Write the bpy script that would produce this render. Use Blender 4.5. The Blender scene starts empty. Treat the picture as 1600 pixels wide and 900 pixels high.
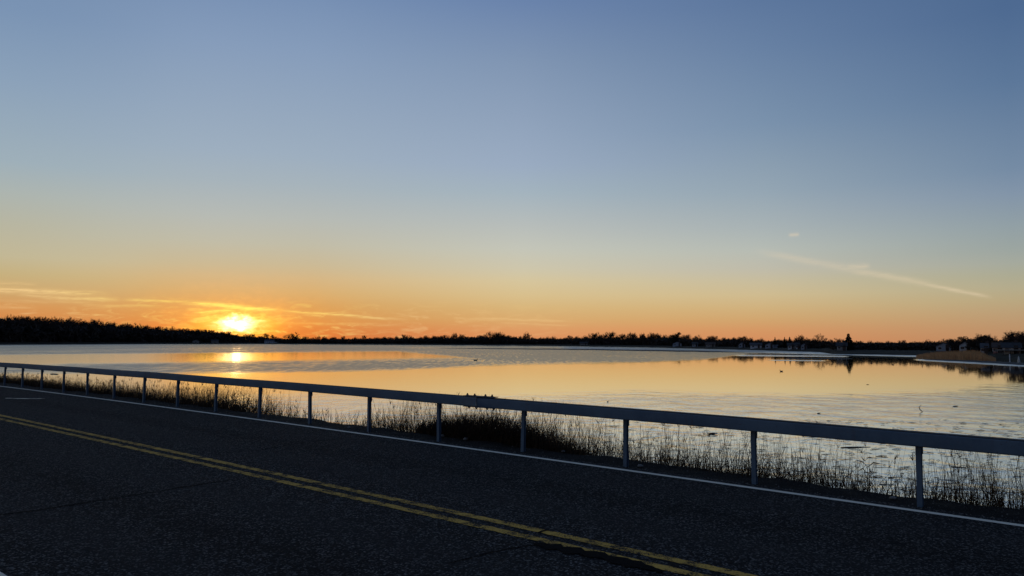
import bpy, bmesh, math, random
from mathutils import Vector, Matrix
R = math.radians
sc = bpy.context.scene
COL = sc.collection

# ------------------------------------------------------------------ camera
F, YH, ROLL, H = 1225.83, 533.8, 0.0019, 1.7351        # focal length / horizon in photo pixels, camera height over the road
PITCH = math.atan((YH - 450) / F)
cam_d = bpy.data.cameras.new("camera")
cam = bpy.data.objects.new("camera", cam_d)
COL.objects.link(cam)
cam_d.sensor_width = 36.0
cam_d.lens = 36.0 * F / 1600.0
cam_d.clip_start, cam_d.clip_end = 0.05, 20000
CAM_M = Matrix.Rotation(R(90) + PITCH, 4, 'X') @ Matrix.Rotation(ROLL, 4, 'Z')
cam.matrix_world = Matrix.Translation((0, 0, H)) @ CAM_M
sc.camera = cam

# ------------------------------------------------------------------ sky, sun, exposure
SUN_AZ = math.atan2(371 - 800, F)           # angle from +Y towards +X
SUN_EL = R(1.15)
def lin(c):
    return tuple((v / 255 / 12.92) if v / 255 <= 0.04045 else ((v / 255 + 0.055) / 1.055) ** 2.4 for v in c) + (1.0,)

def ray(px, py):
    x, y = px - 800, py - 450
    c, s = math.cos(ROLL), math.sin(ROLL)
    x, y = c * x + s * y, -s * x + c * y
    d = Matrix.Rotation(R(90) + PITCH, 3, 'X') @ Vector((x / F, -y / F, -1))
    return d
def azel(px, py):
    d = ray(px, py)
    return math.degrees(math.atan2(d.x, d.y)), math.degrees(math.atan2(d.z, math.hypot(d.x, d.y)))

class NT:
    """short-hand for building node trees"""
    def __init__(s, tree): s.t = tree; s.n = tree.nodes; s.l = tree.links
    def new(s, t, **kw):
        n = s.n.new(t)
        for k, v in kw.items(): setattr(n, k, v)
        return n
    def put(s, sock, v):
        if v is None: return
        if isinstance(v, bpy.types.NodeSocket): s.l.new(v, sock)
        else: sock.default_value = v
    def m(s, op, a, b=None, c=None, clamp=False):
        n = s.new('ShaderNodeMath', operation=op); n.use_clamp = clamp
        for i, v in enumerate((a, b, c)): s.put(n.inputs[i], v)
        return n.outputs[0]
    def mix(s, f, a, b, mode='MIX'):
        n = s.new('ShaderNodeMix', data_type='RGBA', blend_type=mode); n.clamp_factor = True
        s.put(n.inputs[0], f); s.put(n.inputs[6], a); s.put(n.inputs[7], b)
        return n.outputs[2]
    def smooth(s, v, a, b, lo=0.0, hi=1.0):
        n = s.new('ShaderNodeMapRange', interpolation_type='SMOOTHSTEP')
        s.put(n.inputs[0], v); s.put(n.inputs[1], a); s.put(n.inputs[2], b); s.put(n.inputs[3], lo); s.put(n.inputs[4], hi)
        return n.outputs[0]
    def ramp(s, f, stops, interp='LINEAR'):
        n = s.new('ShaderNodeValToRGB'); cr = n.color_ramp; cr.interpolation = interp
        while len(cr.elements) < len(stops): cr.elements.new(0.5)
        for e, (p, c) in zip(cr.elements, stops): e.position = p; e.color = c
        s.put(n.inputs[0], f)
        return n.outputs[0]
    def noise(s, vec, scale, detail=2.0, rough=0.5, out=0, dist=0.0):
        n = s.new('ShaderNodeTexNoise'); s.put(n.inputs['Vector'], vec)
        n.inputs['Scale'].default_value = scale; n.inputs['Detail'].default_value = detail
        n.inputs['Roughness'].default_value = rough; n.inputs['Distortion'].default_value = dist
        return n.outputs[out]
    def comb(s, x, y, z):
        n = s.new('ShaderNodeCombineXYZ')
        for i, v in enumerate((x, y, z)): s.put(n.inputs[i], v)
        return n.outputs[0]

world = bpy.data.worlds.new("World")
sc.world = world
world.use_nodes = True
W = NT(world.node_tree)
bg = W.n['Background']
geo = W.new('ShaderNodeTexCoord')
sep = W.new('ShaderNodeSeparateXYZ'); W.l.new(geo.outputs['Generated'], sep.inputs[0])
dx, dy, dz = sep.outputs
el = W.m('MULTIPLY', W.m('ARCSINE', dz), 57.29578)
az = W.m('MULTIPLY', W.m('ARCTAN2', dx, dy), 57.29578)
hlen = W.m('SQRT', W.m('ADD', W.m('MULTIPLY', dx, dx), W.m('ADD', W.m('MULTIPLY', dy, dy), 1e-6)))
cosd = W.m('DIVIDE', W.m('ADD', W.m('MULTIPLY', dx, math.sin(SUN_AZ)), W.m('MULTIPLY', dy, math.cos(SUN_AZ))), hlen)
daz = W.m('MULTIPLY', W.m('ARCCOSINE', W.m('MINIMUM', W.m('MAXIMUM', cosd, -1.0), 1.0)), 57.29578)   # degrees from the sun's azimuth
elf = W.m('DIVIDE', W.m('MAXIMUM', el, 0.0), 60.0, clamp=True)
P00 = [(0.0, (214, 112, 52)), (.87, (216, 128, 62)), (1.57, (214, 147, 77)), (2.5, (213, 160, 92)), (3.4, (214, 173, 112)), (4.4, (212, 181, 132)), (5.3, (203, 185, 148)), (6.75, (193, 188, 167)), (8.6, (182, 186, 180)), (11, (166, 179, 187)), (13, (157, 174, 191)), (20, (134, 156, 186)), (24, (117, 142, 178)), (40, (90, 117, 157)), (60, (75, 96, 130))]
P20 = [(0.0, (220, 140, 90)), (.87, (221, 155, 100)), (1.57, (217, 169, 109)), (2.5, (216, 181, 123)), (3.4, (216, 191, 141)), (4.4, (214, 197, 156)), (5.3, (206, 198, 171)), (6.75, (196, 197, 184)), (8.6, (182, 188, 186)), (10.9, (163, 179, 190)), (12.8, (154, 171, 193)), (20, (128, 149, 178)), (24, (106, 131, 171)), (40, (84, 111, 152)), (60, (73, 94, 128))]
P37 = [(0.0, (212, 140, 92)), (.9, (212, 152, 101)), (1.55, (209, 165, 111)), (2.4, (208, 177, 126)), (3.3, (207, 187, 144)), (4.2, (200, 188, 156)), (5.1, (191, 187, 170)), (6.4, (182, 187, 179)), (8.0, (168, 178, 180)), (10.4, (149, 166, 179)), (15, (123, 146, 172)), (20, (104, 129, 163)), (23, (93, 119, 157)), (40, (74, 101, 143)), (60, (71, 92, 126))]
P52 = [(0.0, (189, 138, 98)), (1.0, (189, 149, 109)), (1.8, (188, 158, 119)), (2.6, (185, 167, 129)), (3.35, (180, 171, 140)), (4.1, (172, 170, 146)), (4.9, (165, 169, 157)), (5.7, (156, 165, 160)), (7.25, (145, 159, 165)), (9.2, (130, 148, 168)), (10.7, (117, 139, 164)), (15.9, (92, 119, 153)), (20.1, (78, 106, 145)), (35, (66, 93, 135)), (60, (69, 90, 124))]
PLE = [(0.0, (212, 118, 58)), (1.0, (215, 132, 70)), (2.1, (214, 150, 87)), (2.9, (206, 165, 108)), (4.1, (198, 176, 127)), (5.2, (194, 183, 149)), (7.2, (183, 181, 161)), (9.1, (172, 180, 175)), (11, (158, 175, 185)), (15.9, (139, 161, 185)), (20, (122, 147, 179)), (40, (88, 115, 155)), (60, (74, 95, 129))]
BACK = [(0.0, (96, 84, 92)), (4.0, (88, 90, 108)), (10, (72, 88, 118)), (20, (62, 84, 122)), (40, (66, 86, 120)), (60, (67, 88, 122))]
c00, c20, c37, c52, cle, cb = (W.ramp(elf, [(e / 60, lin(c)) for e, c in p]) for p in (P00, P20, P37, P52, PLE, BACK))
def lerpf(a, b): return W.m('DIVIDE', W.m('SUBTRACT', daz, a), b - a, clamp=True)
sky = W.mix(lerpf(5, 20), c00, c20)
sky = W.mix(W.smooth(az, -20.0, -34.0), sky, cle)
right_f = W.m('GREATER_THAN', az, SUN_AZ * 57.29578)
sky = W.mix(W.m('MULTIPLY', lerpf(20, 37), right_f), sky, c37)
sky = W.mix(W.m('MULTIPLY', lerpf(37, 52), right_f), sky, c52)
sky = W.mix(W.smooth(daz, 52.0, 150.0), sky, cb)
# physical sky, low sun: a little of its glow over the whole dome
nis = W.new('ShaderNodeTexSky', sky_type='NISHITA'); nis.sun_disc = False
nis.sun_elevation = SUN_EL; nis.sun_rotation = SUN_AZ
nis.air_density, nis.dust_density, nis.ozone_density = 1.0, 1.0, 1.5
sky = W.mix(1.0, sky, W.mix(1.0, nis.outputs[0], (0.0008, 0.0008, 0.0012, 1), 'MULTIPLY'), 'ADD')
plain_sky = sky
# thin cirrus: long streaks low over the horizon, lit by the sun behind them
wv = W.comb(W.m('MULTIPLY', az, 0.35), W.m('MULTIPLY', el, 1.4), 0.0)
wob = W.noise(wv, 1.3, 4.0, 0.6)
wobv = W.m('SUBTRACT', wob, 0.5)
fine = W.noise(W.comb(W.m('MULTIPLY', az, 0.8), W.m('MULTIPLY', el, 7.0), 3.0), 1.6, 3.0, 0.6)
def streak(x0, y0, x1, y1, wpx, amp, warp=0.35, rag=0.8):
    a0, e0 = azel(x0, y0); a1, e1 = azel(x1, y1)
    ex, ey = a1 - a0, e1 - e0; L = math.hypot(ex, ey); ex /= L; ey /= L
    p, q = W.m('SUBTRACT', az, a0), W.m('SUBTRACT', el, e0)
    u = W.m('DIVIDE', W.m('ADD', W.m('MULTIPLY', p, ex), W.m('MULTIPLY', q, ey)), L)
    v = W.m('SUBTRACT', W.m('MULTIPLY', q, ex), W.m('MULTIPLY', p, ey))
    v = W.m('ADD', v, W.m('MULTIPLY', wobv, warp))
    w = wpx / 21.4
    v = W.m('DIVIDE', v, w)
    g = W.m('POWER', 2.71828, W.m('MULTIPLY', W.m('MULTIPLY', v, v), -1.0))
    end = W.m('MULTIPLY', W.smooth(u, -0.08, 0.3), W.smooth(u, 1.05, 0.75))
    r = W.m('MULTIPLY', W.m('MULTIPLY', g, end), amp)
    return W.m('MULTIPLY', r, W.smooth(fine, 0.5 - 0.5 * rag, 0.75))
cl = None
for a in ((-160, 446, 170, 460, 3.6, 1.0), (-20, 441, 60, 444, 2.5, .35), (25, 461, 90, 464, 1.8, .6), (60, 465, 190, 468, 2.6, .8), (190, 468, 300, 472, 1.8, .75), (280, 472, 440, 485, 3.2, 1.5),
          (300, 478, 380, 481, 1.6, .8), (300, 488, 370, 485, 2.0, .9), (420, 484, 640, 500, 2.0, .8), (290, 482, 320, 484, 1.5, .5),
          (720, 497, 900, 502, 2.0, .45), (770, 504, 900, 509, 1.6, .3), (-10, 470, 160, 473, 2.0, .35), (120, 476, 260, 479, 2.2, .4), (440, 505, 640, 508, 2.0, .35), (-60, 480, 60, 480, 2.2, .35)):
    s_ = streak(*a)
    cl = s_ if cl is None else W.m('MAXIMUM', cl, s_)
# mottled veil low on the sun's side
veil = W.noise(W.comb(W.m('MULTIPLY', az, 0.45), W.m('MULTIPLY', el, 1.9), 7.0), 1.5, 5.0, 0.62, dist=0.8)
veil = W.m('MULTIPLY', W.smooth(veil, 0.48, 0.75), W.m('MULTIPLY', W.smooth(el, 3.4, 1.6), W.smooth(daz, 30.0, 4.0)))
cl = W.m('MAXIMUM', cl, W.m('MULTIPLY', veil, 0.55))
# the old contrail and a wisp, higher up and further round, paler and cooler
con = streak(1180, 392, 1360, 426, 5.0, .24, .25, 1.6)
for a in ((1310, 418, 1470, 447, 4.2, .34, .30, 1.3), (1430, 441, 1552, 465, 2.4, .48, .16, 1.3), (1316, 418, 1362, 416, 4.2, .34, .2, 1.2), (1231, 367.5, 1250, 366, 2.6, .40, .05, 1.6)):
    con = W.m('MAXIMUM', con, streak(*a))
sunfac = W.smooth(daz, 13.0, 2.0)
ccol = W.mix(sunfac, lin((243, 204, 140)), lin((255, 228, 112)))
sky = W.mix(W.m('MULTIPLY', cl, 0.95, clamp=True), sky, ccol)
sky = W.mix(con, sky, lin((234, 212, 178)))
# the sun's glare through the veil: white core, yellow fringe, orange aureole
sa, se = math.degrees(SUN_AZ), math.degrees(SUN_EL)
gx = W.m('DIVIDE', W.m('ADD', W.m('SUBTRACT', az, sa), W.m('MULTIPLY', wobv, 2.2)), 2.6)
puff = W.noise(W.comb(W.m('MULTIPLY', az, 0.9), W.m('MULTIPLY', el, 1.5), 11.0), 1.5, 4.0, 0.6)
gy = W.m('ADD', W.m('SUBTRACT', el, se), W.m('MULTIPLY', W.m('SUBTRACT', puff, 0.5), 1.5))
d2 = W.m('ADD', W.m('MULTIPLY', gx, gx), W.m('MULTIPLY', gy, gy))
def gauss(sig, amp): return W.m('MULTIPLY', W.m('POWER', 2.71828, W.m('DIVIDE', d2, -sig * sig)), amp)
def addcol(f, c):
    global sky
    n = W.new('ShaderNodeMix', data_type='RGBA', blend_type='MULTIPLY'); n.inputs[0].default_value = 1.0
    n.inputs[6].default_value = c
    W.l.new(W.comb(f, f, f), n.inputs[7])
    sky = W.mix(1.0, sky, n.outputs[2], 'ADD')
addcol(gauss(0.38, 3.6), (1.0, 0.86, 0.50, 1))
addcol(gauss(0.85, 0.9), (1.0, 0.60, 0.0, 1))
addcol(gauss(2.1, 0.32), (1.0, 0.26, 0.0, 1))
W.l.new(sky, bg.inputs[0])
# above the clouds' reach and round behind, the sky is the plain gradient (same colours, nothing to add)
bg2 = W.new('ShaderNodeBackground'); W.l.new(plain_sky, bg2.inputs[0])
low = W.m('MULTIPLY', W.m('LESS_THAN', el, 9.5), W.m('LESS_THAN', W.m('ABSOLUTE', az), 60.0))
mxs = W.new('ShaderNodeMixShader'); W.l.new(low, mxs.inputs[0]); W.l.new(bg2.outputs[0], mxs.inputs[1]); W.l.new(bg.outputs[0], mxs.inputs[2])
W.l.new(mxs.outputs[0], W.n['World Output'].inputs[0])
bg.inputs[1].default_value = 1.0
world.cycles.sampling_method = 'MANUAL'
world.cycles.sample_map_resolution = 1024

sun_d = bpy.data.lights.new("sun", 'SUN')
sun_d.energy, sun_d.angle, sun_d.color = 0.0007, R(0.53), (1.0, 0.56, 0.24)
sun = bpy.data.objects.new("sun", sun_d)
COL.objects.link(sun)
sdir = Vector((math.sin(SUN_AZ) * math.cos(SUN_EL), math.cos(SUN_AZ) * math.cos(SUN_EL), math.sin(SUN_EL)))
sun.rotation_euler = sdir.to_track_quat('Z', 'Y').to_euler()
sun.location = sdir * 50

vs = sc.view_settings
vs.view_transform, vs.look, vs.exposure, vs.gamma, vs.use_curve_mapping = 'Standard', 'None', 0.0, 1.0, False
sc.cycles.use_denoising = True
sc.cycles.sample_clamp_indirect = 4.0
sc.cycles.sample_clamp_direct = 12.0
sc.cycles.max_bounces = 6

# ------------------------------------------------------------------ helpers
rnd = random.Random(11)
WZ = -2.0                                    # water level (road = 0)
HW = H - WZ
def on_plane(px, py, z=WZ):
    d = ray(px, py)
    k = (z - H) / d.z
    return Vector((d.x * k, d.y * k, z))
def at_range(px, dist, z=0.0):               # point at a ground distance straight below the photo column px at the horizon
    d = ray(px, YH); l = math.hypot(d.x, d.y)
    return Vector((d.x / l * dist, d.y / l * dist, z))
def proj(p):                                  # world point -> photo pixel
    q = CAM_M.inverted().to_3x3() @ (Vector(p) - Vector((0, 0, H)))
    if q.z > -0.05: return None
    return 800 + F * q.x / -q.z, 450 - F * q.y / -q.z
def interp(tab, x):
    if x <= tab[0][0]: return tab[0][1]
    for (a, b), (c, d) in zip(tab, tab[1:]):
        if x <= c: return b + (d - b) * (x - a) / (c - a)
    return tab[-1][1]
def sstep(a, b, x):
    t = min(1, max(0, (x - a) / (b - a))); return t * t * (3 - 2 * t)

# the road's line: t metres along it, o metres from the post line towards the camera
TH, DIST, CURV, KZ, KU = 0.8625, 9.2152, 2.0e-4, 0.0126, -2.0e-4
def path(t, o, z=0.0):
    c = DIST - o + CURV * t * t
    zz = KZ * t + KU * t * t if -20 < t < 31.5 else (KZ * 31.5 + KU * 31.5 ** 2 if t >= 31.5 else KZ * -20 + KU * 400)
    return Vector((-math.sin(TH) * t + math.cos(TH) * c, math.cos(TH) * t + math.sin(TH) * c, z + zz))
def t_of_px(px, o=0.0):
    lo, hi = -4.0, 120.0
    for _ in range(40):
        mid = (lo + hi) / 2; q = proj(path(mid, o))
        if q is None or q[0] > px: lo = mid
        else: hi = mid
    return lo

def mesh(name, verts, faces, mat=None, parent=None, smooth=False):
    me = bpy.data.meshes.new(name)
    me.from_pydata([tuple(v) for v in verts], [], faces)
    if mat: me.materials.append(mat)
    if smooth: me.polygons.foreach_set("use_smooth", [True] * len(me.polygons))
    me.update()
    o = bpy.data.objects.new(name, me)
    COL.objects.link(o)
    if parent: o.parent = parent
    return o
def tag(o, label=None, cat=None, group=None, kind=None):
    if label: o["label"] = label
    if cat: o["category"] = cat
    if group: o["group"] = group
    if kind: o["kind"] = kind
    return o
def empty(name, loc=(0, 0, 0), rz=0.0, s=1.0):
    o = bpy.data.objects.new(name, None)
    o.empty_display_size = 0.2
    o.location = loc; o.rotation_euler = (0, 0, rz); o.scale = (s, s, s) if not isinstance(s, tuple) else s
    COL.objects.link(o)
    return o
def use(me, name, parent, loc=(0, 0, 0), rot=(0, 0, 0), scale=(1, 1, 1)):
    o = bpy.data.objects.new(name, me); COL.objects.link(o); o.parent = parent
    o.location = loc; o.rotation_euler = rot; o.scale = scale
    return o
class MB:
    """collects vertices and faces"""
    def __init__(s): s.v = []; s.f = []
    def quadstrip(s, rows):
        b = len(s.v); n = len(rows[0])
        for r in rows: s.v += r
        for i in range(len(rows) - 1):
            for j in range(n - 1):
                a = b + i * n + j; s.f.append((a, a + 1, a + n + 1, a + n))
    def box(s, x0, x1, y0, y1, z0, z1):
        b = len(s.v)
        s.v += [Vector(p) for p in ((x0, y0, z0), (x1, y0, z0), (x1, y1, z0), (x0, y1, z0), (x0, y0, z1), (x1, y0, z1), (x1, y1, z1), (x0, y1, z1))]
        s.f += [tuple(b + i for i in q) for q in ((3, 2, 1, 0), (4, 5, 6, 7), (0, 1, 5, 4), (1, 2, 6, 5), (2, 3, 7, 6), (3, 0, 4, 7))]
    def tube(s, pts, rads, n=3, cap=False):
        b = len(s.v)
        for i, p in enumerate(pts):
            d = (pts[min(i + 1, len(pts) - 1)] - pts[max(i - 1, 0)]).normalized()
            a = d.cross(Vector((0.31, 0.9, 0.17))).normalized(); c = d.cross(a)
            for k in range(n):
                an = 2 * math.pi * k / n
                s.v.append(p + (a * math.cos(an) + c * math.sin(an)) * rads[i])
        for i in range(len(pts) - 1):
            for k in range(n):
                q = (k + 1) % n
                s.f.append((b + i * n + k, b + i * n + q, b + (i + 1) * n + q, b + (i + 1) * n + k))
        if cap:
            s.f.append(tuple(b + k for k in reversed(range(n)))); s.f.append(tuple(b + (len(pts) - 1) * n + k for k in range(n)))
    def tri(s, a, b_, c):
        b = len(s.v); s.v += [a, b_, c]; s.f.append((b, b + 1, b + 2))
    def lathe(s, prof, n=10):                 # prof: (r, z)
        b = len(s.v)
        for r, z in prof:
            for k in range(n):
                an = 2 * math.pi * k / n; s.v.append(Vector((r * math.cos(an), r * math.sin(an), z)))
        for i in range(len(prof) - 1):
            for k in range(n):
                q = (k + 1) % n; s.f.append((b + i * n + k, b + i * n + q, b + (i + 1) * n + q, b + (i + 1) * n + k))
        s.f.append(tuple(b + k for k in reversed(range(n)))); s.f.append(tuple(b + (len(prof) - 1) * n + k for k in range(n)))
    def build(s, name, mat, parent=None, smooth=False): return mesh(name, s.v, s.f, mat, parent, smooth)
    def data(s, name, mat, smooth=False):
        me = bpy.data.meshes.new(name); me.from_pydata([tuple(v) for v in s.v], [], s.f); me.materials.append(mat)
        if smooth: me.polygons.foreach_set("use_smooth", [True] * len(me.polygons))
        me.update(); return me

# ------------------------------------------------------------------ materials
def new_mat(name):
    m = bpy.data.materials.new(name); m.use_nodes = True
    t = NT(m.node_tree); p = t.n['Principled BSDF']
    return m, t, p
def plain(name, col, rough=0.8, vary=0.25, scale=3.0, spec=0.3, metal=0.0, bump=0.0, bscale=40.0):
    m, t, p = new_mat(name)
    g = t.new('ShaderNodeNewGeometry').outputs['Position']
    n = t.noise(g, scale, 4.0, 0.6)
    c = Vector(col)
    p.inputs['Roughness'].default_value = rough; p.inputs['Specular IOR Level'].default_value = spec; p.inputs['Metallic'].default_value = metal
    t.put(p.inputs['Base Color'], t.mix(t.smooth(n, 0.3, 0.7), tuple(c * (1 - vary)) + (1,), tuple(c * (1 + vary)) + (1,)))
    if bump:
        b = t.new('ShaderNodeBump'); b.inputs['Strength'].default_value = 0.6; b.inputs['Distance'].default_value = bump
        t.put(b.inputs['Height'], t.noise(g, bscale, 3.0)); t.l.new(b.outputs[0], p.inputs['Normal'])
    return m

def asphalt():
    m, t, p = new_mat("asphalt")
    g = t.new('ShaderNodeNewGeometry').outputs['Position']
    vor = t.new('ShaderNodeTexVoronoi', feature='F1'); t.put(vor.inputs['Vector'], g); vor.inputs['Scale'].default_value = 70.0
    sepc = t.new('ShaderNodeSeparateColor'); t.l.new(vor.outputs['Color'], sepc.inputs[0])
    big = t.noise(g, 0.45, 4.0, 0.6); mid = t.noise(g, 6.0, 4.0, 0.65)
    base = t.mix(t.smooth(big, 0.35, 0.7), (0.017, 0.0165, 0.0165, 1), (0.030, 0.022, 0.017, 1))
    base = t.mix(t.smooth(mid, 0.3, 0.8), base, (0.014, 0.0145, 0.016, 1))
    lane = t.new('ShaderNodeAttribute', attribute_name='across').outputs['Fac']      # metres from the post line
    trk = None
    for c0 in (1.15, 2.85, 4.75, 6.45):
        q = t.m('DIVIDE', t.m('ADD', t.m('SUBTRACT', lane, c0), t.m('MULTIPLY', t.m('SUBTRACT', big, 0.5), 0.5)), 0.34)
        e = t.m('POWER', 2.718, t.m('MULTIPLY', t.m('MULTIPLY', q, q), -1.0))
        trk = e if trk is None else t.m('ADD', trk, e)
    oil = None
    for c0 in (2.0, 5.6):
        q = t.m('DIVIDE', t.m('SUBTRACT', lane, c0), 0.3)
        e = t.m('POWER', 2.718, t.m('MULTIPLY', t.m('MULTIPLY', q, q), -1.0))
        oil = e if oil is None else t.m('ADD', oil, e)
    stone = t.ramp(sepc.outputs[0], [(0.0, (0.005, 0.005, 0.006, 1)), (0.5, (0.012, 0.012, 0.012, 1)), (0.80, (0.040, 0.038, 0.037, 1)), (0.95, (0.22, 0.20, 0.18, 1))])
    c = t.mix(0.7, base, stone)
    c = t.mix(t.m('MULTIPLY', trk, 0.35), c, (0.034, 0.031, 0.029, 1))
    c = t.mix(t.m('MULTIPLY', oil, t.smooth(mid, 0.35, 0.7, 0.15, 0.6)), c, (0.007, 0.0065, 0.006, 1))
    t.put(p.inputs['Base Color'], c)
    p.inputs['Roughness'].default_value = 0.95; p.inputs['Specular IOR Level'].default_value = 0.05
    b = t.new('ShaderNodeBump'); b.inputs['Strength'].default_value = 0.7; b.inputs['Distance'].default_value = 0.006
    t.put(b.inputs['Height'], t.m('ADD', t.m('MULTIPLY', vor.outputs['Distance'], -1.2), t.noise(g, 30.0, 3.0)))
    t.l.new(b.outputs[0], p.inputs['Normal'])
    return m
def road_paint(name, col, wear, dirt=(0.018, 0.018, 0.019)):
    m, t, p = new_mat(name)
    g = t.new('ShaderNodeNewGeometry').outputs['Position']
    w = t.m('ADD', t.m('MULTIPLY', t.noise(g, 70.0, 3.0, 0.7), 0.55), t.m('MULTIPLY', t.noise(g, 7.0, 4.0, 0.65), 0.5))
    f = t.smooth(w, wear - 0.04, wear + 0.05)
    c = t.mix(t.noise(g, 3.0, 3.0), tuple(v * 0.75 for v in col) + (1,), tuple(col) + (1,))
    t.put(p.inputs['Base Color'], t.mix(f, c, dirt + (1,)))
    p.inputs['Roughness'].default_value = 0.9; p.inputs['Specular IOR Level'].default_value = 0.08
    b = t.new('ShaderNodeBump'); b.inputs['Strength'].default_value = 0.5; b.inputs['Distance'].default_value = 0.004
    t.put(b.inputs['Height'], t.noise(g, 90.0, 2.0)); t.l.new(b.outputs[0], p.inputs['Normal'])
    return m
def galvanized():
    m, t, p = new_mat("galvanized_steel")
    gm = t.new('ShaderNodeNewGeometry'); g = gm.outputs['Position']
    n = t.noise(g, 2.2, 5.0, 0.65); n2 = t.noise(g, 45.0, 3.0, 0.6)
    c = t.mix(t.smooth(n, 0.3, 0.7), (0.085, 0.130, 0.178, 1), (0.125, 0.180, 0.232, 1))
    c = t.mix(t.smooth(n2, 0.62, 0.75), c, (0.10, 0.085, 0.07, 1))
    streak_v = t.new('ShaderNodeVectorMath', operation='MULTIPLY'); t.l.new(g, streak_v.inputs[0]); streak_v.inputs[1].default_value = (9, 9, 0.8)
    c = t.mix(t.m('MULTIPLY', t.smooth(t.noise(streak_v.outputs[0], 1.0, 4.0, 0.6), 0.56, 0.72), t.smooth(t.noise(g, 0.7, 3.0), 0.5, 0.7, 0.15, 0.8)), c, (0.12, 0.065, 0.04, 1))
    # grime settled on upward faces
    sx = t.new('ShaderNodeSeparateXYZ'); t.l.new(gm.outputs['True Normal'], sx.inputs[0])
    up = t.m('MULTIPLY', t.smooth(sx.outputs[2], 0.25, 0.7), t.smooth(t.noise(g, 6.0, 4.0, 0.7), 0.2, 0.42))
    c = t.mix(up, c, (0.025, 0.022, 0.020, 1))
    t.put(p.inputs['Base Color'], c)
    p.inputs['Metallic'].default_value = 0.15
    t.put(p.inputs['Roughness'], t.m('ADD', 0.55, t.m('MULTIPLY', n, 0.3)))
    p.inputs['Specular IOR Level'].default_value = 0.3
    return m
def dirt():
    m, t, p = new_mat("verge_soil")
    g = t.new('ShaderNodeNewGeometry').outputs['Position']
    n = t.noise(g, 3.0, 6.0, 0.7); n2 = t.noise(g, 50.0, 3.0, 0.6)
    c = t.ramp(n, [(0.3, (0.007, 0.006, 0.005, 1)), (0.55, (0.018, 0.014, 0.011, 1)), (0.75, (0.05, 0.039, 0.027, 1))])
    c = t.mix(t.smooth(n2, 0.62, 0.7), c, (0.16, 0.14, 0.12, 1))
    t.put(p.inputs['Base Color'], c); p.inputs['Roughness'].default_value = 0.95; p.inputs['Specular IOR Level'].default_value = 0.1
    b = t.new('ShaderNodeBump'); b.inputs['Strength'].default_value = 0.8; b.inputs['Distance'].default_value = 0.03
    t.put(b.inputs['Height'], t.noise(g, 22.0, 5.0, 0.7)); t.l.new(b.outputs[0], p.inputs['Normal'])
    return m
def stalk(name, c0, c1, trans=0.25):
    m, t, p = new_mat(name)
    g = t.new('ShaderNodeNewGeometry')
    r = g.outputs['Random Per Island']
    c = t.mix(r, tuple(c0) + (1,), tuple(c1) + (1,))
    t.put(p.inputs['Base Color'], c); p.inputs['Roughness'].default_value = 0.8; p.inputs['Specular IOR Level'].default_value = 0.15
    tr = t.new('ShaderNodeBsdfTranslucent'); t.put(tr.inputs[0], c)
    mx = t.new('ShaderNodeMixShader'); mx.inputs[0].default_value = trans
    t.l.new(p.outputs[0], mx.inputs[1]); t.l.new(tr.outputs[0], mx.inputs[2])
    t.l.new(mx.outputs[0], t.n['Material Output'].inputs[0])
    return m
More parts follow.
